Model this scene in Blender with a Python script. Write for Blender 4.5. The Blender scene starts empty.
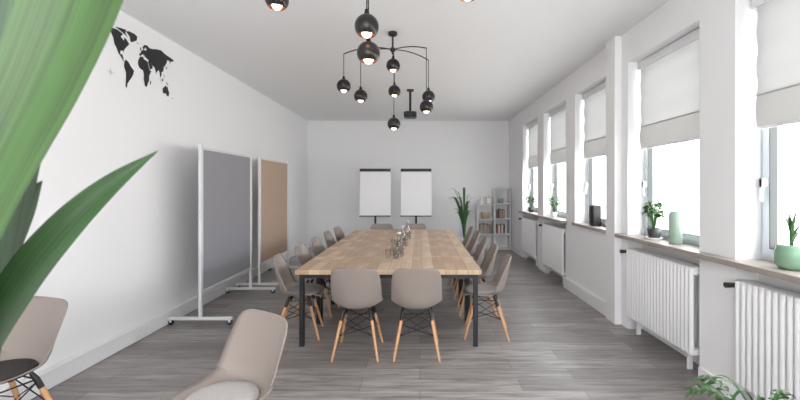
import bpy, math, random
from mathutils import Vector, Matrix
random.seed(7)
C = bpy.context.scene.collection
XL, XR, YB, YF, H = -2.88, 2.27, 10.25, -2.5, 3.25

# ---------------------------------------------------------------- materials
def srgb(r, g, b):
    f = lambda c: (c/255/12.92) if c/255 <= .04045 else ((c/255+.055)/1.055)**2.4
    return (f(r), f(g), f(b), 1)
def mat(name, col, rough=.5, metal=0, var=.05, scale=8, bump=0, emis=0, alpha=1, spec=.5, veins=False):
    m = bpy.data.materials.new(name); m.use_nodes = True
    nt = m.node_tree; b = nt.nodes['Principled BSDF']
    tc = nt.nodes.new('ShaderNodeTexCoord'); n = nt.nodes.new('ShaderNodeTexNoise')
    n.inputs['Scale'].default_value = scale; n.inputs['Detail'].default_value = 4
    if veins:
        at = nt.nodes.new('ShaderNodeAttribute'); at.attribute_name = 'blade'
        ml = nt.nodes.new('ShaderNodeVectorMath'); ml.operation = 'MULTIPLY'; ml.inputs[1].default_value = (9, 1.2, 1)
        nt.links.new(at.outputs['Vector'], ml.inputs[0]); nt.links.new(ml.outputs[0], n.inputs['Vector'])
        n.inputs['Scale'].default_value = 1.6
    else:
        nt.links.new(tc.outputs['Object'], n.inputs['Vector'])
    mx = nt.nodes.new('ShaderNodeMix'); mx.data_type = 'RGBA'
    mx.inputs[6].default_value = [min(1, c*(1-var)) for c in col[:3]]+[1]
    mx.inputs[7].default_value = [min(1, c*(1+var)) for c in col[:3]]+[1]
    fac = n.outputs['Fac']
    if veins:
        mr = nt.nodes.new('ShaderNodeMapRange'); mr.inputs[1].default_value = .3; mr.inputs[2].default_value = .7
        nt.links.new(fac, mr.inputs[0]); fac = mr.outputs[0]
    nt.links.new(fac, mx.inputs[0]); nt.links.new(mx.outputs[2], b.inputs['Base Color'])
    b.inputs['Roughness'].default_value = rough; b.inputs['Metallic'].default_value = metal
    b.inputs['Specular IOR Level'].default_value = spec
    if bump:
        bp = nt.nodes.new('ShaderNodeBump'); bp.inputs['Strength'].default_value = bump
        bp.inputs['Distance'].default_value = .01
        nt.links.new(n.outputs['Fac'], bp.inputs['Height']); nt.links.new(bp.outputs[0], b.inputs['Normal'])
    if emis:
        b.inputs['Emission Color'].default_value = col; b.inputs['Emission Strength'].default_value = emis
    return m
def plank_mat(name, c1, c2, c3, L, W, alongY, rough, streak, mortar=.002, mcol=(.1, .09, .08, 1)):
    m = bpy.data.materials.new(name); m.use_nodes = True
    nt = m.node_tree; b = nt.nodes['Principled BSDF']; N = nt.nodes.new; lk = nt.links.new
    tc = N('ShaderNodeTexCoord'); mp = N('ShaderNodeMapping')
    if alongY: mp.inputs['Rotation'].default_value = (0, 0, math.pi/2)
    lk(tc.outputs['Object'], mp.inputs[0])
    br = N('ShaderNodeTexBrick'); br.inputs['Scale'].default_value = 1
    br.inputs['Brick Width'].default_value = L; br.inputs['Row Height'].default_value = W
    br.inputs['Mortar Size'].default_value = mortar; br.inputs['Mortar Smooth'].default_value = .3
    br.offset = .37; br.offset_frequency = 2
    br.inputs['Color1'].default_value = c1; br.inputs['Color2'].default_value = c2
    br.inputs['Mortar'].default_value = mcol
    lk(mp.outputs[0], br.inputs['Vector'])
    mp2 = N('ShaderNodeMapping'); mp2.inputs['Scale'].default_value = (1.3, 16, 1)
    lk(mp.outputs[0], mp2.inputs[0])
    n = N('ShaderNodeTexNoise'); n.inputs['Scale'].default_value = 1.6; n.inputs['Detail'].default_value = 8
    n.inputs['Roughness'].default_value = .65; n.inputs['Distortion'].default_value = .6
    lk(mp2.outputs[0], n.inputs['Vector'])
    rp = N('ShaderNodeValToRGB'); rp.color_ramp.elements[0].position = .35; rp.color_ramp.elements[1].position = .68
    lk(n.outputs['Fac'], rp.inputs[0])
    mul = N('ShaderNodeMath'); mul.operation = 'MULTIPLY'; mul.inputs[1].default_value = streak
    lk(rp.outputs[0], mul.inputs[0])
    mx = N('ShaderNodeMix'); mx.data_type = 'RGBA'; mx.inputs[7].default_value = c3
    lk(mul.outputs[0], mx.inputs[0]); lk(br.outputs['Color'], mx.inputs[6]); lk(mx.outputs[2], b.inputs['Base Color'])
    b.inputs['Roughness'].default_value = rough
    return m
def thin_mat(name, col, mixf, kind):
    m = bpy.data.materials.new(name); m.use_nodes = True
    nt = m.node_tree; N = nt.nodes.new; lk = nt.links.new
    nt.nodes.remove(nt.nodes['Principled BSDF']); out = nt.nodes['Material Output']
    s = N('ShaderNodeMixShader'); s.inputs[0].default_value = mixf
    n = N('ShaderNodeTexNoise'); n.inputs['Scale'].default_value = 60
    mx = N('ShaderNodeMix'); mx.data_type = 'RGBA'
    mx.inputs[6].default_value = [c*(.94 if kind != 'glass' else .995) for c in col[:3]]+[1]; mx.inputs[7].default_value = col
    lk(n.outputs['Fac'], mx.inputs[0])
    if kind == 'glass':
        a = N('ShaderNodeBsdfTransparent'); g = N('ShaderNodeBsdfGlossy'); g.inputs['Roughness'].default_value = .03
        lk(mx.outputs[2], a.inputs[0])
        if mixf > .1:
            lw = N('ShaderNodeLayerWeight'); lw.inputs[0].default_value = .32
            mu = N('ShaderNodeMath'); mu.operation = 'MULTIPLY'; mu.inputs[1].default_value = .5
            lk(lw.outputs['Fresnel'], mu.inputs[0]); lk(mu.outputs[0], s.inputs[0])
    else:
        a = N('ShaderNodeBsdfDiffuse'); g = N('ShaderNodeBsdfTranslucent')
        lk(mx.outputs[2], a.inputs[0]); lk(mx.outputs[2], g.inputs[0])
    lk(a.outputs[0], s.inputs[1]); lk(g.outputs[0], s.inputs[2]); lk(s.outputs[0], out.inputs[0])
    return m

WALL = mat('wall_paint', (.905, .905, .912, 1), .85, var=.008, scale=3, spec=.2)
CEIL = mat('ceiling_paint', (.89, .89, .897, 1), .9, var=.008, scale=3, spec=.2)
TRIM = mat('trim_white', (.89, .89, .9, 1), .45, var=.01)
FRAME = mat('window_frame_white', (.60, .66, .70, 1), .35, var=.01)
SILL = mat('stone_sill', srgb(164, 154, 146), .35, var=.12, scale=50)
FLOOR = plank_mat('laminate_floor', srgb(182, 177, 174), srgb(142, 136, 133), srgb(100, 94, 92), 1.25, .19, False, .30, .85, .0022, srgb(80, 75, 73))
OAK = plank_mat('stave_wood', srgb(222, 197, 168), srgb(182, 150, 120), srgb(156, 126, 100), .5, .11, True, .42, .45, .0014, srgb(128, 102, 80))
BLACK = mat('black_metal', (.012, .012, .014, 1), .4, var=.1)
BLACKG = mat('black_gloss_metal', (.018, .015, .015, 1), .3, metal=.2, var=.1)
SHELL = mat('taupe_plastic', srgb(151, 140, 133), .45, var=.02)
BEECH = mat('beech_wood', srgb(212, 162, 118), .5, var=.12, scale=25)
PADL = mat('pale_fleece', srgb(200, 196, 194), .95, var=.15, scale=90, bump=1)
PADG = mat('grey_felt', srgb(150, 148, 148), .95, var=.12, scale=80, bump=.6)
PADD = mat('dark_felt', srgb(58, 54, 54), .95, var=.2, scale=80, bump=.6)
GREYF = mat('grey_board_fabric', srgb(150, 149, 154), .95, var=.06, scale=120, bump=.2)
KRAFT = mat('kraft_paper', srgb(186, 162, 143), .85, var=.04, scale=6)
ALU = mat('white_aluminium', srgb(225, 226, 228), .35, metal=.1, var=.02)
PAPER = mat('flip_paper', srgb(250, 250, 252), .8, var=.01)
INK = mat('map_decal_black', (.02, .02, .022, 1), .7)
INKG = mat('map_decal_grey', (.42, .42, .43, 1), .7)
LEAFA = mat('leaf_green', srgb(58, 90, 42), .45, var=.4, veins=True)
LEAFB = mat('leaf_dark_green', srgb(46, 76, 40), .45, var=.4, veins=True)
LEAFC = mat('leaf_mid_green', srgb(62, 100, 52), .45, var=.3, veins=True)
SOIL = mat('soil', srgb(60, 45, 36), .95, var=.3, scale=60)
DPOT = mat('dark_ceramic', srgb(52, 56, 54), .4, var=.15)
WPOT = mat('white_ceramic', srgb(228, 226, 222), .35, var=.03)
MINT = mat('mint_glaze', srgb(156, 178, 162), .25, var=.05)
GREEN = mat('green_glaze', srgb(128, 164, 138), .2, var=.08)
BULB = mat('warm_bulb', (1, .82, .62, 1), .4, emis=6)
COPPER = mat('copper_inner', srgb(190, 120, 80), .3, metal=.9)
GLASS = thin_mat('pane_glass', (.99, 1, 1, 1), .04, 'glass')
TGLASS = thin_mat('tumbler_glass', (.985, .995, .995, 1), .22, 'glass')
BLIND = thin_mat('blind_fabric', (.57, .57, .565, 1), .10, 'cloth')
BLIND2 = thin_mat('blind_hem_fabric', (.52, .51, .495, 1), .07, 'cloth')
SOCK = mat('socket_plastic', srgb(236, 236, 236), .4, var=.01)
BOOK = mat('book_covers', srgb(170, 120, 100), .7, var=.6, scale=14)
WICK = mat('wicker', srgb(196, 176, 150), .8, var=.3, scale=50)

# ---------------------------------------------------------------- mesh builder
class B:
    def __init__(s): s.v = []; s.f = []; s.m = []; s.sm = []; s.mats = []; s.bl = {}
    def mi(s, m):
        if m not in s.mats: s.mats.append(m)
        return s.mats.index(m)
    def add(s, vs, fs, m, smooth=False):
        o = len(s.v); s.v += [tuple(v) for v in vs]; k = s.mi(m)
        for f in fs: s.f.append([o+i for i in f]); s.m.append(k); s.sm.append(smooth)
    def box(s, x0, x1, y0, y1, z0, z1, m, rot=None, piv=None):
        vs = [Vector((x, y, z)) for z in (z0, z1) for y in (y0, y1) for x in (x0, x1)]
        if rot is not None: vs = [rot @ (v-piv)+piv for v in vs]
        s.add(vs, [(0, 2, 3, 1), (4, 5, 7, 6), (0, 1, 5, 4), (2, 6, 7, 3), (0, 4, 6, 2), (1, 3, 7, 5)], m)
    def bbox(s, x0, x1, y0, y1, z0, z1, m, c=.004):
        vs = []
        for z, i in ((z0, c), (z0+c, 0), (z1-c, 0), (z1, c)):
            a, b_, d, e = x0+i, x1-i, y0+i, y1-i
            k = c
            vs += [(a+k, d, z), (b_-k, d, z), (b_, d+k, z), (b_, e-k, z), (b_-k, e, z), (a+k, e, z), (a, e-k, z), (a, d+k, z)]
        fs = [tuple(reversed(range(8))), tuple(range(24, 32))]
        for r in range(3):
            for j in range(8): fs.append((r*8+j, r*8+(j+1) % 8, (r+1)*8+(j+1) % 8, (r+1)*8+j))
        s.add(vs, fs, m)
    def tube(s, pts, rad, m, n=10, cap=True):
        pts = [Vector(p) for p in pts]
        if not isinstance(rad, (list, tuple)): rad = [rad]*len(pts)
        vs = []; prev = None
        for i, p in enumerate(pts):
            t = (pts[min(i+1, len(pts)-1)]-pts[max(i-1, 0)]).normalized()
            a = prev if prev is not None else (Vector((1, 0, 0)) if abs(t.x) < .9 else Vector((0, 1, 0)))
            a = (a-t*a.dot(t)).normalized(); prev = a; b_ = t.cross(a)
            for j in range(n):
                an = 2*math.pi*j/n; vs.append(p+(a*math.cos(an)+b_*math.sin(an))*rad[i])
        fs = []
        for i in range(len(pts)-1):
            for j in range(n): fs.append((i*n+j, i*n+(j+1) % n, (i+1)*n+(j+1) % n, (i+1)*n+j))
        s.add(vs, fs, m, True)
        if cap:
            k = (len(pts)-1)*n
            s.add(vs[:n], [tuple(reversed(range(n)))], m); s.add(vs[k:k+n], [tuple(range(n))], m)
    def lathe(s, prof, c, m, n=24, smooth=True):
        vs = []; c = Vector(c)
        for r, z in prof:
            for j in range(n):
                a = 2*math.pi*j/n; vs.append((c.x+r*math.cos(a), c.y+r*math.sin(a), c.z+z))
        fs = []
        for i in range(len(prof)-1):
            for j in range(n): fs.append((i*n+j, i*n+(j+1) % n, (i+1)*n+(j+1) % n, (i+1)*n+j))
        s.add(vs, fs, m, smooth)
    def sphere(s, c, r, m, n=20, z0=-1, z1=1):
        a0, a1 = math.asin(z0), math.asin(z1); k = 12
        s.lathe([(max(1e-5, r*math.cos(a0+(a1-a0)*i/k)), r*math.sin(a0+(a1-a0)*i/k)) for i in range(k+1)], c, m, n)
    def leaf(s, pts, ws, m, side=None, fold=.25, n=14):
        P = [Vector(p) for p in pts]; vs = []; o = len(s.v); sd0 = random.random()*9
        def cr(L, t):
            x = t*(len(L)-1); i = min(int(x), len(L)-2); u = x-i
            p0, p1, p2, p3 = L[max(i-1, 0)], L[i], L[i+1], L[min(i+2, len(L)-1)]
            return .5*((2*p1)+(p2-p0)*u+(2*p0-5*p1+4*p2-p3)*u*u+(3*p1-p0-3*p2+p3)*u**3)
        for i in range(n+1):
            t = i/n; p = cr(P, t); w = max(.0004, cr(ws, t)); tg = (cr(P, min(1, t+.02))-cr(P, max(0, t-.02))).normalized()
            sd = Vector(side) if side else tg.cross(Vector((0, 0, 1)))
            if sd.length < 1e-3: sd = Vector((1, 0, 0))
            sd = (sd-tg*sd.dot(tg)).normalized(); up = sd.cross(tg)
            for k, q in ((-1, fold), (-.5, fold*.35), (0, 0), (.5, fold*.35), (1, fold)):
                s.bl[len(vs)+o] = (k+sd0, t, sd0); vs.append(p+sd*w*k+up*w*q)
        fs = [(i*5+j, i*5+j+1, i*5+j+6, i*5+j+5) for i in range(n) for j in range(4)]
        s.add(vs, fs, m, True)
    def mesh(s, name):
        me = bpy.data.meshes.new(name); me.from_pydata(s.v, [], s.f)
        for m in s.mats: me.materials.append(m)
        me.polygons.foreach_set('material_index', s.m); me.polygons.foreach_set('use_smooth', s.sm)
        if s.bl:
            at = me.attributes.new('blade', 'FLOAT_VECTOR', 'POINT')
            for i, v in s.bl.items(): at.data[i].vector = v
        me.update(); return me
    def obj(s, name, loc=(0, 0, 0), rz=0):
        return place(s.mesh(name), name, loc, rz)
def place(me, name, loc=(0, 0, 0), rz=0):
    o = bpy.data.objects.new(name, me); C.objects.link(o); o.location = loc; o.rotation_euler = (0, 0, rz); return o

# ---------------------------------------------------------------- room shell
b = B(); b.box(XL-.2, XR+.4, YF-.2, YB+.2, -.1, 0, FLOOR); b.obj('floor')
b = B(); b.box(XL-.2, XR+.4, YF-.2, YB+.2, H, H+.1, CEIL); b.obj('ceiling')
b = B(); b.box(XL-.2, XL, YF-.2, YB+.2, 0, H, WALL); b.obj('wall_left')
b = B(); b.box(XL, XR, YB, YB+.2, 0, H, WALL); b.obj('wall_back')
b = B(); b.box(XL, -1.9, YF-.2, YF, 0, H, WALL); b.box(1.7, XR, YF-.2, YF, 0, H, WALL)
b.box(-1.9, 1.7, YF-.2, YF, 0, .8, WALL); b.box(-1.9, 1.7, YF-.2, YF, 2.95, H, WALL); b.obj('wall_front')  # wide opening behind the camera is added to let in front light
PITCH, OW, ST, WT = 1.49, 1.12, 1.03, 2.91
wins = [2.88+PITCH*i for i in range(-3, 5)]      # far edges
b = B(); XO = XR+.33
prev = YF-.2
for i, far in enumerate(wins):
    near = far-OW
    if near > prev: b.box(XR, XO, prev, near, 0, H, WALL)
    b.box(XR, XO, near, far, WT, H, WALL)
    flush = abs(far-(2.88+PITCH*2)) < .01
    b.box(XR if flush else XR+.16, XO, near, far, 0, ST-.04, WALL)
    prev = far
b.box(XR, XO, prev, YB+.2, 0, H, WALL)
b.obj('wall_right')
b = B(); b.bbox(2.19, XR, 4.5, 4.72, 0, H, TRIM, .006); b.obj('trim_pilaster')
def sill(name, y0, y1, ws, x0=2.185):
    b = B(); b.bbox(x0, XR, y0, y1, ST-.04, ST, SILL, .004)
    for far in ws: b.box(XR-.005, XR+.25, far-OW, far, ST-.04, ST-.0005, SILL)
    b.obj(name)
sill('trim_sill_near', -2.2, 4.495, wins[0:5])
sill('trim_sill_middle', 4.73, wins[5]+.04, [wins[5]], 2.235)
sill('trim_sill_far', wins[6]-OW-.06, wins[7]+.05, wins[6:8])
for i, far in enumerate(wins):
    n, f = far-OW, far; x0, x1 = XR+.19, XR+.27
    b = B()
    def ring(xa, xb, ya, yb, za, zb, w):
        b.box(xa, xb, ya, ya+w, za, zb, FRAME); b.box(xa, xb, yb-w, yb, za, zb, FRAME)
        b.box(xa, xb, ya+w, yb-w, za, za+w, FRAME); b.box(xa, xb, ya+w, yb-w, zb-w, zb, FRAME)
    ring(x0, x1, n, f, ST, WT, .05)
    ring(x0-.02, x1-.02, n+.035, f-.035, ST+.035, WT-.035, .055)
    b.box(x0+.02, x0+.024, n+.09, f-.09, ST+.09, WT-.09, GLASS)
    for (ya, yb, za, zb) in ((n+.088, n+.094, ST+.088, WT-.088), (f-.094, f-.088, ST+.088, WT-.088), (n+.09, f-.09, ST+.088, ST+.094)):
        b.box(x0-.022, x0+.03, ya, yb, za, zb, DPOT)
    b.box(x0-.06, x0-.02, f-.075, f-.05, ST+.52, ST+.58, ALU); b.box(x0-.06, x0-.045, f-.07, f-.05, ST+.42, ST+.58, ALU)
    b.obj('window_%d' % (i+1))
    b = B(); xb = XR+.115
    b.box(xb-.02, xb+.03, n+.03, f-.03, WT-.09, WT-.01, ALU)
    nz = 18
    vs = []; zt, zb_ = WT-.09, 2.2
    for k in range(nz+1):
        z = zt+(zb_-zt)*k/nz; vs += [(xb+.006*math.sin(k*.9), n+.05, z), (xb+.006*math.sin(k*.9), f-.05, z)]
    b.add(vs, [(2*k, 2*k+1, 2*k+3, 2*k+2) for k in range(nz)], BLIND, True)
    vs = []
    for k in range(7):
        z = 2.2-.23*k/6; vs += [(xb-.012*math.sin(math.pi*k/6), n+.05, z), (xb-.012*math.sin(math.pi*k/6), f-.05, z)]
    b.add(vs, [(2*k, 2*k+1, 2*k+3, 2*k+2) for k in range(6)], BLIND2, True)
    b.box(xb-.01, xb+.01, n+.045, f-.045, 1.955, 1.975, ALU)
    b.box(xb-.006, xb+.006, n+.045, f-.045, 2.193, 2.203, BLIND2)
    b.tube([(xb-.03, f-.05, WT-.05), (xb-.03, f-.05, 1.45)], .002, ALU, 6)
    b.obj('window_blind')
b = B()
for xa in (-1.9, -.7, .5):
    for p in ((xa, xa+.07, .8, 2.95), (xa+1.13, xa+1.2, .8, 2.95), (xa, xa+1.2, .8, .87), (xa, xa+1.2, 2.88, 2.95)):
        b.box(p[0], p[1], YF-.14, YF-.07, p[2], p[3], FRAME)
b.obj('window_9')  # unseen rear window, added so daylight reaches the room from behind the camera
# skirting
b = B(); b.bbox(XL, XL+.045, YF, YB, .0, .15, TRIM, .006); b.bbox(XL, XL+.06, YF, YB, .135, .152, TRIM, .004)
b.obj('baseboard_left')
b = B(); b.bbox(XL+.065, XR-.02, YB-.02, YB, 0, .1, TRIM); b.obj('baseboard_back')
b = B(); b.bbox(XR-.05, XR, 4.73, 6.2, 0, .16, TRIM); b.obj('baseboard_right')
b = B()
for y in (3.06, 7.54-.18, 9.5):
    w = .18 if y < 9 else .65
    b.bbox(XR-.02, XR, y-w, y+w, 0, .1, TRIM)
b.obj('trim_pier_skirting')
for y in (4.0, 4.1, 7.9):
    b = B(); b.bbox(XL+.045, XL+.062, y-.04, y+.04, .03, .11, SOCK); b.tube([(XL+.06, y, .07), (XL+.065, y, .07)], .02, SOCK, 14)
    b.obj('wall_socket')

# radiators
def radiator():
    b = B(); n = 21; p = .05
    for k in range(n):
        y = (k-n/2+.5)*p
        for x in (-.055, .055):
            b.tube([(x, y, .0), (x, y, .03), (x, y, .69), (x, y, .72)], [.014, .021, .021, .014], TRIM, 8)
        b.bbox(-.07, .07, y-.021, y+.021, .0, .05, TRIM, .008); b.bbox(-.07, .07, y-.021, y+.021, .66, .73, TRIM, .008)
    b.tube([(0, -n*p/2-.025, .69), (0, n*p/2, .69)], .016, TRIM); b.tube([(0, -n*p/2-.005, .04), (0, n*p/2, .04)], .016, TRIM)
    b.tube([(-.03, n*p/2+.012, .69), (-.12, n*p/2+.012, .69)], [.016, .02], DPOT, 12)
    b.tube([(0, n*p/2-.01, .69), (0, n*p/2+.02, .69)], .018, ALU)
    for y in (-.4, .4): b.box(-.02, .02, y-.01, y+.01, -.16, .02, TRIM)
    return b.mesh('radiator')
rm = radiator()
for i in (3, 4, 6, 7): place(rm, 'radiator', (XR+.03, wins[i]-OW/2, .16))

# ---------------------------------------------------------------- chair
def chair_mesh(pad=None):
    b = B()
    R = [(.228, .415, .165, 0), (.215, .437, .205, .012), (.13, .447, .225, .03), (.02, .436, .232, .05), (-.08, .432, .235, .075),
         (-.155, .452, .235, .10), (-.195, .51, .232, .10), (-.215, .59, .230, .085), (-.235, .68, .226, .065), (-.252, .76, .214, .045), (-.262, .81, .188, .03), (-.266, .828, .13, .02)]
    def cr(t):
        x = t*(len(R)-1); i = min(int(x), len(R)-2); u = x-i
        p = [R[max(i-1, 0)], R[i], R[i+1], R[min(i+2, len(R)-1)]]
        return [.5*((2*p[1][k])+(p[2][k]-p[0][k])*u+(2*p[0][k]-5*p[1][k]+4*p[2][k]-p[3][k])*u*u+(3*p[1][k]-p[0][k]-3*p[2][k]+p[3][k])*u**3) for k in range(4)]
    NR, NC = 36, 16; A = []; Bk = []
    for i in range(NR+1):
        t = i/NR; y, z, w, L = cr(t); y1, z1 = cr(min(1, t+.01))[:2]; y0, z0 = cr(max(0, t-.01))[:2]
        ty, tz = y1-y0, z1-z0; l = math.hypot(ty, tz); ny, nz = tz/l, -ty/l
        for j in range(NC+1):
            s_ = -1+2*j/NC; q = L*abs(s_)**2.4
            A.append((w*s_, y+ny*q, z+nz*q)); Bk.append((w*s_, y+ny*(q-.008), z+nz*(q-.008)))
    W = NC+1; fs = [(i*W+j, (i+1)*W+j, (i+1)*W+j+1, i*W+j+1) for i in range(NR) for j in range(NC)]
    n = len(A); allf = fs+[tuple(k+n for k in reversed(f)) for f in fs]
    rim = [i for i in range(W)]+[i*W+NC for i in range(1, NR+1)]+[NR*W+j for j in range(NC-1, -1, -1)]+[i*W for i in range(NR-1, 0, -1)]
    for k in range(len(rim)):
        a, c = rim[k], rim[(k+1) % len(rim)]; allf.append((a, c, c+n, a+n))
    b.add(A+Bk, allf, SHELL, True)
    tops = [(-.125, .10), (.125, .10), (.125, -.10), (-.125, -.10)]; feet = [(-.205, .21), (.205, .21), (.205, -.235), (-.205, -.235)]
    P = lambda i, z: Vector((feet[i][0]+(tops[i][0]-feet[i][0])*z/.41, feet[i][1]+(tops[i][1]-feet[i][1])*z/.41, z))
    for i in range(4):
        b.tube([P(i, 0), P(i, .02), P(i, .2), P(i, .385)], [.009, .011, .0145, .016], BEECH, 10)
        b.tube([P(i, .33), P(i, .385)+Vector((0, 0, 0)), Vector((tops[i][0]*.9, tops[i][1]*.9, .428))], [.0175, .0175, .012], BLACK, 8)
        j = (i+1) % 4
        b.tube([P(i, .20), P(j, .37)], .004, BLACK, 6); b.tube([P(j, .20), P(i, .37)], .004, BLACK, 6)
        b.tube([P(i, .385), P(j, .385)], .005, BLACK, 6)
    b.tube([P(0, .20), P(2, .20)], .004, BLACK, 6); b.tube([P(1, .20), P(3, .20)], .004, BLACK, 6)
    if pad: b.lathe([(.0001, 0), (.15, 0), (.178, .008), (.185, .02), (.175, .034), (.12, .04), (.0001, .042)], (0, .02, .438), pad, 28)
    return b.mesh('dining_chair')
cm, cg, cl, cd = chair_mesh(), chair_mesh(PADG), chair_mesh(PADL), chair_mesh(PADD)
def chair(x, y, face, me):
    place(me, 'dining_chair', (x, y, 0), face)
R90 = math.pi/2
chair(-.58, 3.78, 0, cm); chair(-.03, 3.78, 0, cm)
for k in range(5):
    chair(-1.26, 4.22+.74*k, -R90+(.14 if k == 0 else random.uniform(-.06, .06)), (cg, cm, cg, cm, cm)[k])
    chair(.69, 4.24+.74*k, R90+(-.14 if k == 0 else random.uniform(-.06, .06)), (cl, cg, cl, cm, cm)[k])
chair(-.75, 7.62, math.pi, cm); chair(-.1, 7.62, math.pi, cm)
chair(-1.01, 2.08, math.pi-.55, cl)
chair(-2.48, 2.36, math.pi-.3, cd)

# ---------------------------------------------------------------- tables
def table_mesh():
    b = B(); w, d = 1.80, .736
    b.bbox(-w/2, w/2, -d/2, d/2, .705, .75, OAK, .003)
    for x in (-w/2+.055, w/2-.055):
        for y in (-d/2+.05, d/2-.05): b.bbox(x-.022, x+.022, y-.022, y+.022, 0, .705, BLACK, .003)
        b.box(x-.02, x+.02, -d/2+.07, d/2-.07, .665, .705, BLACK)
    for y in (-d/2+.05, d/2-.05): b.box(-w/2+.07, w/2-.07, y-.018, y+.018, .665, .705, BLACK)
    return b.mesh('conference_table')
tm = table_mesh()
for k in range(5): place(tm, 'conference_table', (-.305, 3.85+.368+.74*k, 0))
def tumbler(x, y, z=.751, h=.1, r=.036):
    b = B(); b.lathe([(.0005, 0), (r*.8, 0), (r, h), (r-.002, h), (r*.78, .006), (.0005, .006)], (x, y, z), TGLASS, 18)
    b.obj('water_glass')
def carafe(x, y, h=.24):
    b = B(); b.lathe([(.0005, 0), (.042, 0), (.047, .01), (.047, .12), (.03, .17), (.022, .19), (.026, h), (.024, h), (.02, .19), (.043, .12), (.043, .012), (.0005, .01)], (x, y, .751), TGLASS, 20)
    b.lathe([(.0005, h-.01), (.02, h-.01), (.024, h+.02), (.0005, h+.025)], (x, y, .751), ALU, 14)
    b.obj('water_carafe')
for x, y, h in ((-.36, 4.5, .1), (-.27, 4.47, .1), (-.31, 4.62, .1), (-.22, 4.6, .1), (-.28, 5.3, .1), (-.2, 5.4, .1), (-.25, 6.1, .1), (-.17, 6.15, .1), (-.36, 5.35, .1)): tumbler(x, y, h=h)
for x, y in ((-.25, 4.78), (-.24, 5.55), (-.2, 6.35)): carafe(x, y)

# ---------------------------------------------------------------- pinboards
def pinboard(x, y0, y1, fab, nm):
    b = B()
    for y in (y0, y1):
        b.bbox(x-.017, x+.017, y-.017, y+.017, .06, 2.03, ALU, .004)
        b.bbox(x-.36, x+.36, y-.02, y+.02, .055, .09, ALU, .005)
        for xx in (x-.33, x+.33):
            b.tube([(xx, y-.012, .028), (xx, y+.012, .028)], .027, BLACK, 14); b.box(xx-.012, xx+.012, y-.016, y+.016, .03, .06, ALU)
    b.box(x-.008, x+.008, y0+.03, y1-.03, .38, 1.98, fab)
    b.box(x-.014, x+.014, y0+.017, y1-.017, 1.975, 2.0, ALU); b.box(x-.014, x+.014, y0+.017, y1-.017, .36, .385, ALU)
    b.box(x-.014, x+.014, y0+.015, y0+.035, .36, 2.0, ALU); b.box(x-.014, x+.014, y1-.035, y1-.015, .36, 2.0, ALU)
    b.obj(nm)
pinboard(-2.47, 4.5, 5.83, GREYF, 'mobile_pinboard')
pinboard(-2.45, 6.1, 7.4, KRAFT, 'mobile_pinboard')

# flipcharts
def flip():
    b = B(); rot = Matrix.Rotation(math.radians(-4), 3, 'X'); pv = Vector((0, 0, 1.4))
    b.box(-.35, .35, -.02, .0, .9, 1.94, ALU, rot, pv)
    b.box(-.335, .335, -.03, -.021, .91, 1.93, PAPER, rot, pv)
    b.box(-.35, .35, -.045, -.02, 1.9, 1.965, BLACK, rot, pv)
    b.box(-.35, .35, -.1, -.0, .875, .9, BLACK, rot, pv)
    b.tube([(0, .03, .1), (0, .03, 1.5)], .022, BLACK, 12)
    for k in range(5):
        a = 2*math.pi*k/5-R90; p = (.33*math.cos(a), .33*math.sin(a)+.03)
        b.tube([(0, .03, .12), (p[0], p[1], .06)], [.02, .014], BLACK, 8); b.sphere((p[0], p[1], .028), .027, BLACK, 12)
    return b.mesh('flipchart')
fm = flip(); place(fm, 'flipchart', (-1.02, 9.1, 0), .05); place(fm, 'flipchart', (-.09, 9.1, 0), -.03)

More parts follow.
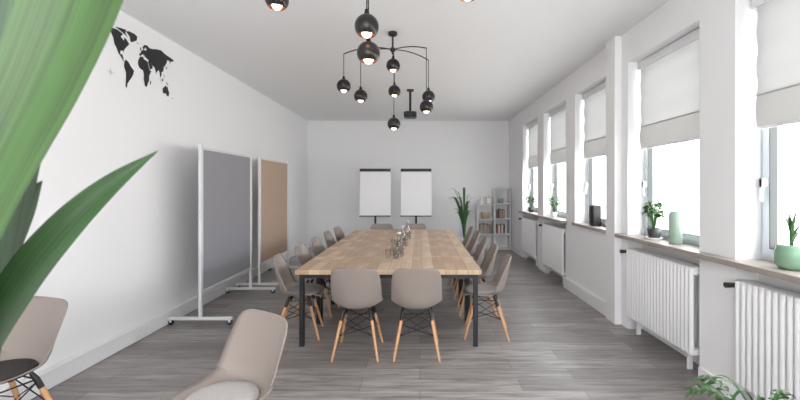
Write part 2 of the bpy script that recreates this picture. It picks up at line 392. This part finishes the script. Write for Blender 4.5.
# world map decal
polys = [
 [(-168,66),(-155,71),(-130,70),(-110,72),(-95,70),(-85,68),(-95,60),(-82,54),(-79,62),(-70,60),(-57,52),(-66,45),(-75,38),(-81,31),(-81,25),(-84,30),(-97,27),(-96,19),(-88,21),(-84,15),(-83,9),(-78,8),(-84,7),(-95,15),(-105,20),(-113,30),(-122,37),(-125,48),(-135,58),(-150,60),(-162,56)],
 [(-78,8),(-72,12),(-60,9),(-50,1),(-35,-6),(-39,-16),(-48,-26),(-58,-35),(-65,-42),(-68,-54),(-74,-50),(-72,-30),(-71,-18),(-81,-5)],
 [(-52,60),(-44,60),(-22,70),(-20,80),(-35,83),(-60,82),(-72,78),(-55,70)],
 [(-120,76),(-90,80),(-70,82),(-75,74),(-65,66),(-80,70),(-100,73)],
 [(-10,37),(-9,43),(-1,44),(-4,48),(5,52),(9,57),(12,55),(22,56),(28,60),(22,63),(24,66),(16,60),(11,56),(6,60),(14,68),(28,71),(42,67),(60,69),(75,73),(105,77),(130,72),(160,70),(180,68),(178,63),(162,60),(158,52),(155,60),(140,59),(138,52),(130,43),(127,36),(122,40),(120,31),(116,23),(108,20),(108,11),(104,9),(103,2),(98,8),(97,17),(90,22),(80,14),(77,8),(72,20),(66,25),(57,26),(50,30),(57,25),(58,20),(45,13),(40,20),(35,29),(36,36),(27,37),(24,40),(22,37),(18,41),(13,45),(17,39),(12,42),(8,44),(0,40),(-5,36)],
 [(-6,35),(10,37),(11,33),(20,32),(32,31),(36,22),(43,11),(51,11),(40,-3),(40,-15),(34,-22),(28,-33),(19,-34),(12,-18),(13,-6),(8,4),(-4,5),(-12,8),(-17,15),(-16,23),(-10,30)],
 [(114,-22),(122,-17),(130,-12),(136,-12),(137,-16),(142,-11),(146,-19),(153,-28),(149,-38),(140,-38),(132,-32),(118,-35),(114,-30)],
 [(44,-16),(50,-14),(48,-25),(44,-24)], [(-6,50),(1,52),(-3,58),(-6,57)], [(-24,64),(-15,66),(-16,63)],
 [(130,32),(140,36),(142,44),(139,40),(131,34)], [(96,4),(105,-5),(102,-5),(95,5)], [(109,1),(117,6),(117,-3),(111,-3)],
 [(131,-1),(141,-3),(149,-9),(140,-7)], [(106,-6),(115,-8),(106,-7.5)], [(121,17),(124,10),(123,7),(120,14)], [(167,-46),(178,-38),(174,-37),(171,-43)]]
b = B()
for p in polys:
    vs = [(XL+.003, 4.13+.0030*lo, 2.745+.0042*la) for lo, la in p]; b.add(vs, [tuple(range(len(vs)))], INK)
cy, cz = 3.72, 2.62
for k in range(8):
    a = k*math.pi/4; r = .06 if k % 2 == 0 else .035
    b.add([(XL+.003, cy+r*math.cos(a), cz+r*math.sin(a)), (XL+.003, cy+.005*math.cos(a+.6), cz+.005*math.sin(a+.6)), (XL+.003, cy+.005*math.cos(a-.6), cz+.005*math.sin(a-.6))], [(0, 1, 2)], INKG)
b.obj('world_map_wall_decal')

# ---------------------------------------------------------------- pendant lamps
def ball(b, x, y, z, ztop, r=.075):
    b.sphere((x, y, z), r, BLACKG, 24, -.72, 1)
    rr = r*math.cos(math.asin(.72)); zb = -r*.72
    b.lathe([(rr, zb), (rr-.004, zb+.002), (rr*.85, zb+.03), (.001, zb+.035)], (x, y, z), COPPER, 24)
    b.sphere((x, y, z+zb+.016), rr*.62, BULB, 16)
    b.tube([(x, y, z+r-.004), (x, y, z+r+.03)], [.018, .012], BLACK, 10)
    b.tube([(x, y, z+r), (x, y, ztop)], .004, BLACK, 6)
def fixture(cx, cy, arms, zc=3.06):
    b = B(); b.lathe([(.0005, 0), (.05, 0), (.05, -.03), (.02, -.045), (.0005, -.045)], (cx, cy, H), BLACK, 20)
    b.tube([(cx, cy, H-.04), (cx, cy, zc-.05)], .01, BLACK, 8); b.sphere((cx, cy, zc), .03, BLACK, 14)
    for x, y, z, at in arms:
        mid = Vector(((cx+x)/2, (cy+y)/2, max(zc, at)+.05)); q = []
        a, c = Vector((cx, cy, zc)), Vector((x, y, at))
        for k in range(11):
            t = k/10; q.append(a*(1-t)**2+mid*2*t*(1-t)+c*t*t)
        if (a-c).length > .05: b.tube(q, .006, BLACK, 6)
        ball(b, x, y, z, at)
    b.obj('pendant_chandelier')
fixture(-.3, 4.4, [(-.82, 4.3, 2.635, 2.98), (-.66, 4.45, 2.56, 3.0), (-.29, 4.32, 2.86, 3.0), (-.31, 4.85, 2.71, 3.03),
                   (.1, 4.7, 2.61, 3.04), (.07, 4.35, 2.42, 3.06), (-.30, 4.6, 2.275, 3.0)])
fixture(-.33, 2.6, [(-.33, 2.48, 2.545, 3.0), (-.335, 2.6, 2.42, 3.06), (-.93, 2.6, 2.77, 3.0), (.31, 2.6, 2.83, 3.0), (.1, 2.1, 2.75, 3.0), (-.7, 2.05, 2.8, 3.0)])
b = B(); b.tube([(-.17, 7, H), (-.17, 7, 2.86)], .02, BLACK); b.bbox(-.28, -.06, 6.88, 7.12, 2.76, 2.86, BLACK, .02)
b.tube([(-.17, 6.88, 2.81), (-.17, 6.85, 2.81)], .03, BLACKG, 16); b.bbox(-.23, -.11, 6.94, 7.06, H-.02, H, BLACK); b.obj('ceiling_projector')

# ---------------------------------------------------------------- shelf at back
b = B(); t = .02; y0, y1 = 9.86, 10.215
def col(x0, x1, n, h):
    for k in range(n+1): b.box(x0, x1, y0, y1, k*h/n, k*h/n+t, TRIM)
    for x in (x0, x1-t): b.box(x, x+t, y0, y1, 0, h, TRIM)
    b.box(x0, x1, y1-.01, y1, 0, h, TRIM)
col(1.42, 1.84, 3, 1.1); col(1.845, 2.24, 4, 1.5)
b.obj('white_bookshelf')
def books(x0, x1, y, z, h):
    b = B(); x = x0
    while x < x1-.03:
        w = random.uniform(.02, .045); hh = h*random.uniform(.8, 1)
        b.box(x, x+w-.002, y, y+.2, z, z+hh, random.choice([BOOK, WPOT, PADG, MINT, DPOT, KRAFT])); x += w
    b.obj('row_of_books')
books(1.9, 2.18, 9.93, .396, .24); books(1.48, 1.78, 9.93, .388, .25); books(1.9, 2.1, 9.93, .771, .24)
b = B(); b.lathe([(.001, 0), (.09, 0), (.11, .16), (.1, .16), (.09, .02), (.001, .02)], (1.63, 10.03, .755), WICK); b.obj('wicker_basket')
b = B(); b.lathe([(.001, 0), (.05, 0), (.07, .06), (.04, .13), (.03, .16), (.025, .16), (.001, .05)], (1.55, 10.03, 1.121), WPOT); b.obj('ceramic_vase')
b = B(); b.bbox(1.65, 1.79, 10.0, 10.02, 1.121, 1.3, KRAFT); b.box(1.665, 1.775, 9.997, 10.0, 1.135, 1.285, PAPER); b.obj('picture_frame')
b = B(); b.lathe([(.001, 0), (.06, 0), (.08, .12), (.07, .12), (.001, .1)], (2.02, 10.03, 1.146), MINT); b.obj('mint_bowl')

# ---------------------------------------------------------------- plants
def pot(b, x, y, z, r, h, m):
    b.lathe([(.001, 0), (r*.75, 0), (r*.8, .01), (r, h), (r*.92, h), (r*.88, h*.88), (.001, h*.88)], (x, y, z), m, 24)
    b.lathe([(r*.885, h*.885), (.001, h*.9)], (x, y, z), SOIL, 24)
b = B(); pot(b, 1.05, 9.5, 0, .17, .34, WPOT)
for k in range(18):
    a = k*2.4; r = random.uniform(.24, .5); h = random.uniform(.9, 1.6); h = h if r < .4 else min(h, 1.35)
    c = (1.05+.02*math.cos(a), 9.5+.02*math.sin(a), .3)
    dx, dy = math.cos(a), math.sin(a); r2 = r if dx < .3 else r*.6
    b.leaf([c, (1.05+dx*r2*.22, 9.5+dy*r2*.22, .3+(h-.3)*.55), (1.05+dx*r2*.6, 9.5+dy*r2*.6, h*.95), (1.05+dx*r2*1.05, 9.5+dy*r2*1.05, h*.92+.02)],
           [.006, .02, .028, .001], random.choice([LEAFA, LEAFC, LEAFC]))
b.obj('potted_yucca')
# foreground plant at left
b = B(); px, py = -.74, .62; pot(b, px, py, 0, .2, .42, WPOT)
b.tube([(px, py, .36), (px+.01, py, .6), (px+.03, py-.01, .92)], [.035, .03, .025], LEAFB, 10)
b.leaf([(-.69, .59, .9), (-.635, .53, 1.15), (-.59, .5, 1.36), (-.553, .5, 1.5), (-.505, .5, 1.60), (-.462, .5, 1.684), (-.42, .5, 1.784), (-.388, .5, 1.9), (-.375, .52, 2.04), (-.365, .56, 2.2)],
       [.01, .022, .034, .046, .05, .056, .062, .06, .042, .001], LEAFA, (.93, 0, .36), .3, 40)
b.leaf([(-.71, .62, .92), (-.67, .6, 1.2), (-.62, .58, 1.45), (-.585, .57, 1.6), (-.55, .565, 1.75), (-.51, .56, 1.92), (-.49, .58, 2.1)],
       [.01, .03, .05, .062, .062, .05, .001], LEAFB, (.9, 0, .35), .3, 30)
b.leaf([(-.69, .6, .92), (-.645, .57, 1.15), (-.605, .55, 1.305), (-.548, .55, 1.412), (-.490, .55, 1.487), (-.426, .55, 1.55), (-.360, .55, 1.600)],
       [.01, .018, .024, .027, .024, .015, .0005], LEAFB, (.7, 0, -.7), .35, 34)
b.leaf([(-.71, .62, .92), (-.69, .63, 1.2), (-.675, .62, 1.34), (-.65, .62, 1.44), (-.61, .62, 1.52), (-.585, .62, 1.56)],
       [.01, .022, .036, .036, .022, .0005], LEAFC, (.8, 0, -.5), .3, 30)
b.leaf([(-.74, .64, .92), (-.82, .7, 1.2), (-.95, .75, 1.35), (-1.15, .78, 1.3)], [.01, .04, .04, .001], LEAFA, None, .3, 24)
b.leaf([(-.74, .6, .92), (-.76, .4, 1.2), (-.85, .1, 1.4), (-.95, -.1, 1.35)], [.01, .05, .05, .001], LEAFC, None, .3, 24)
b.obj('potted_dracaena')
# foreground plant at right
b = B(); px, py = 1.5, 1.72; pot(b, px, py, 0, .16, .3, WPOT)
tips = [(1.22, 1.82, .575, .70), (1.28, 1.7, .55, .68), (1.35, 1.95, .58, .67), (1.42, 1.55, .48, .61), (1.64, 1.8, .59, .64), (1.70, 1.7, .55, .62), (1.62, 1.5, .48, .60), (1.38, 1.65, .58, .67)]
for x, y, z, zm in tips:
    b.leaf([(px, py, .27), (px+(x-px)*.25, py+(y-py)*.25, zm*.85), (px+(x-px)*.6, py+(y-py)*.6, zm), (x, y, z)], [.004, .006, .008, .001], LEAFC, None, .3, 16)
    for k in range(7):
        t = .35+.09*k; bx, by = px+(x-px)*t, py+(y-py)*t
        bz = .27*(1-t)**2+2*t*(1-t)*zm*1.15+z*t*t
        d = Vector((x-px, y-py, 0)).normalized(); n_ = Vector((-d.y, d.x, 0))
        for sg in (-1, 1):
            e = Vector((bx, by, bz))+d*.05+n_*sg*(.075-.05*t)
            b.leaf([(bx, by, bz), (Vector((bx, by, bz))+e)/2+Vector((0, 0, .008)), e-Vector((0, 0, .012))], [.002, .015, .0005], LEAFC if k % 2 else LEAFA, None, .2, 6)
b.obj('potted_fern')
# sill plants
def bushy(name, x, y, z, r, h, pm, lh, n, m, lr=None, saucer=None):
    b = B(); z += .001
    if saucer: b.lathe([(.001, 0), (r*1.2, 0), (r*1.35, .018), (r*1.25, .018), (.001, .006)], (x, y, z), saucer, 24); z += .007
    pot(b, x, y, z, r, h, pm); lr = lr or r*1.6
    for k in range(n):
        a = k*2.4; q = random.uniform(.3, 1); hh = lh*random.uniform(.45, 1)
        e = Vector((x+lr*q*math.cos(a), y+lr*q*math.sin(a), z+h+hh)); s0 = Vector((x, y, z+h*.85))
        b.tube([s0, (s0+e)/2+Vector((0, 0, .02)), e], .002, m, 5)
        for j in range(4):
            o = e+Vector((random.uniform(-1, 1), random.uniform(-1, 1), random.uniform(-.6, .5)))*lr*.5
            b.leaf([e, (e+o)/2+Vector((0, 0, .01)), o], [.003, lr*.2, .001], m, None, .2, 5)
    b.obj(name)
bushy('potted_succulent', 2.34, 4.0, ST, .065, .10, DPOT, .25, 40, LEAFC, .095, WPOT)
b = B(); b.lathe([(.001, 0), (.052, 0), (.056, .01), (.056, .27), (.05, .285), (.045, .29), (.045, .295), (.001, .30)], (2.34, 3.66, ST+.001), MINT, 28); b.obj('mint_canister')
b = B(); b.lathe([(.001, 0), (.06, 0), (.082, .03), (.086, .1), (.076, .15), (.07, .155), (.06, .15), (.001, .13)], (2.35, 2.53, ST+.001), GREEN, 28)
for k in range(14):
    a = k*2.4; r = random.uniform(.02, .08); h = random.uniform(.12, .26)
    b.leaf([(2.35, 2.53, ST+.13), (2.35+r*.4*math.cos(a), 2.53+r*.4*math.sin(a), ST+.13+h*.6), (2.35+r*1.4*math.cos(a), 2.53+r*1.4*math.sin(a), ST+.13+h)], [.006, .009, .0005], LEAFC)
b.obj('potted_aloe')
bushy('potted_basil', 2.33, 6.95, ST, .055, .08, WPOT, .26, 26, LEAFC, .1)
bushy('potted_ivy', 2.33, 8.4, ST, .06, .09, DPOT, .24, 24, LEAFB, .1)
b = B(); b.bbox(2.28, 2.40, 5.28, 5.40, ST+.001, ST+.28, BLACK, .012)
b.tube([(2.281, 5.34, ST+.09), (2.276, 5.34, ST+.09)], .035, BLACKG, 18); b.tube([(2.281, 5.34, ST+.2), (2.276, 5.34, ST+.2)], .02, BLACKG, 18); b.obj('loudspeaker')

# ---------------------------------------------------------------- light
w = bpy.data.worlds.new('World'); bpy.context.scene.world = w; w.use_nodes = True
nt = w.node_tree; bg = nt.nodes['Background']
tc = nt.nodes.new('ShaderNodeTexCoord'); sp = nt.nodes.new('ShaderNodeSeparateXYZ'); rp = nt.nodes.new('ShaderNodeValToRGB')
nt.links.new(tc.outputs['Generated'], sp.inputs[0]); nt.links.new(sp.outputs[2], rp.inputs[0])
rp.color_ramp.elements[0].position = 0; rp.color_ramp.elements[0].color = (.92, .905, .89, 1)
rp.color_ramp.elements[1].position = .3; rp.color_ramp.elements[1].color = (.94, .96, 1, 1)
nt.links.new(rp.outputs[0], bg.inputs[0]); bg.inputs[1].default_value = 10
def portal(loc, rot, sx, sy):
    l = bpy.data.lights.new('portal', 'AREA'); l.shape = 'RECTANGLE'; l.size = sx; l.size_y = sy; l.cycles.is_portal = True
    o = bpy.data.objects.new('daylight_portal', l); C.objects.link(o); o.location = loc; o.rotation_euler = rot
for far in wins: portal((XR+.31, far-OW/2, (ST+WT)/2), (0, R90, 0), WT-ST, OW)
portal((-.1, YF-.16, 1.875), (R90, 0, 0), 3.6, 2.15)

# ---------------------------------------------------------------- camera
cd_ = bpy.data.cameras.new('camera'); cam = bpy.data.objects.new('camera', cd_); C.objects.link(cam)
cam.location = (0, 0, 1.55); cam.rotation_euler = (R90, 0, 0)
cd_.lens = 18; cd_.sensor_width = 36; cd_.shift_x = -.025; cd_.shift_y = -.01625; cd_.clip_start = .05
cd_.dof.use_dof = True; cd_.dof.focus_distance = 5; cd_.dof.aperture_fstop = 5.6
bpy.context.scene.camera = cam
bpy.context.scene.view_settings.view_transform = 'Standard'
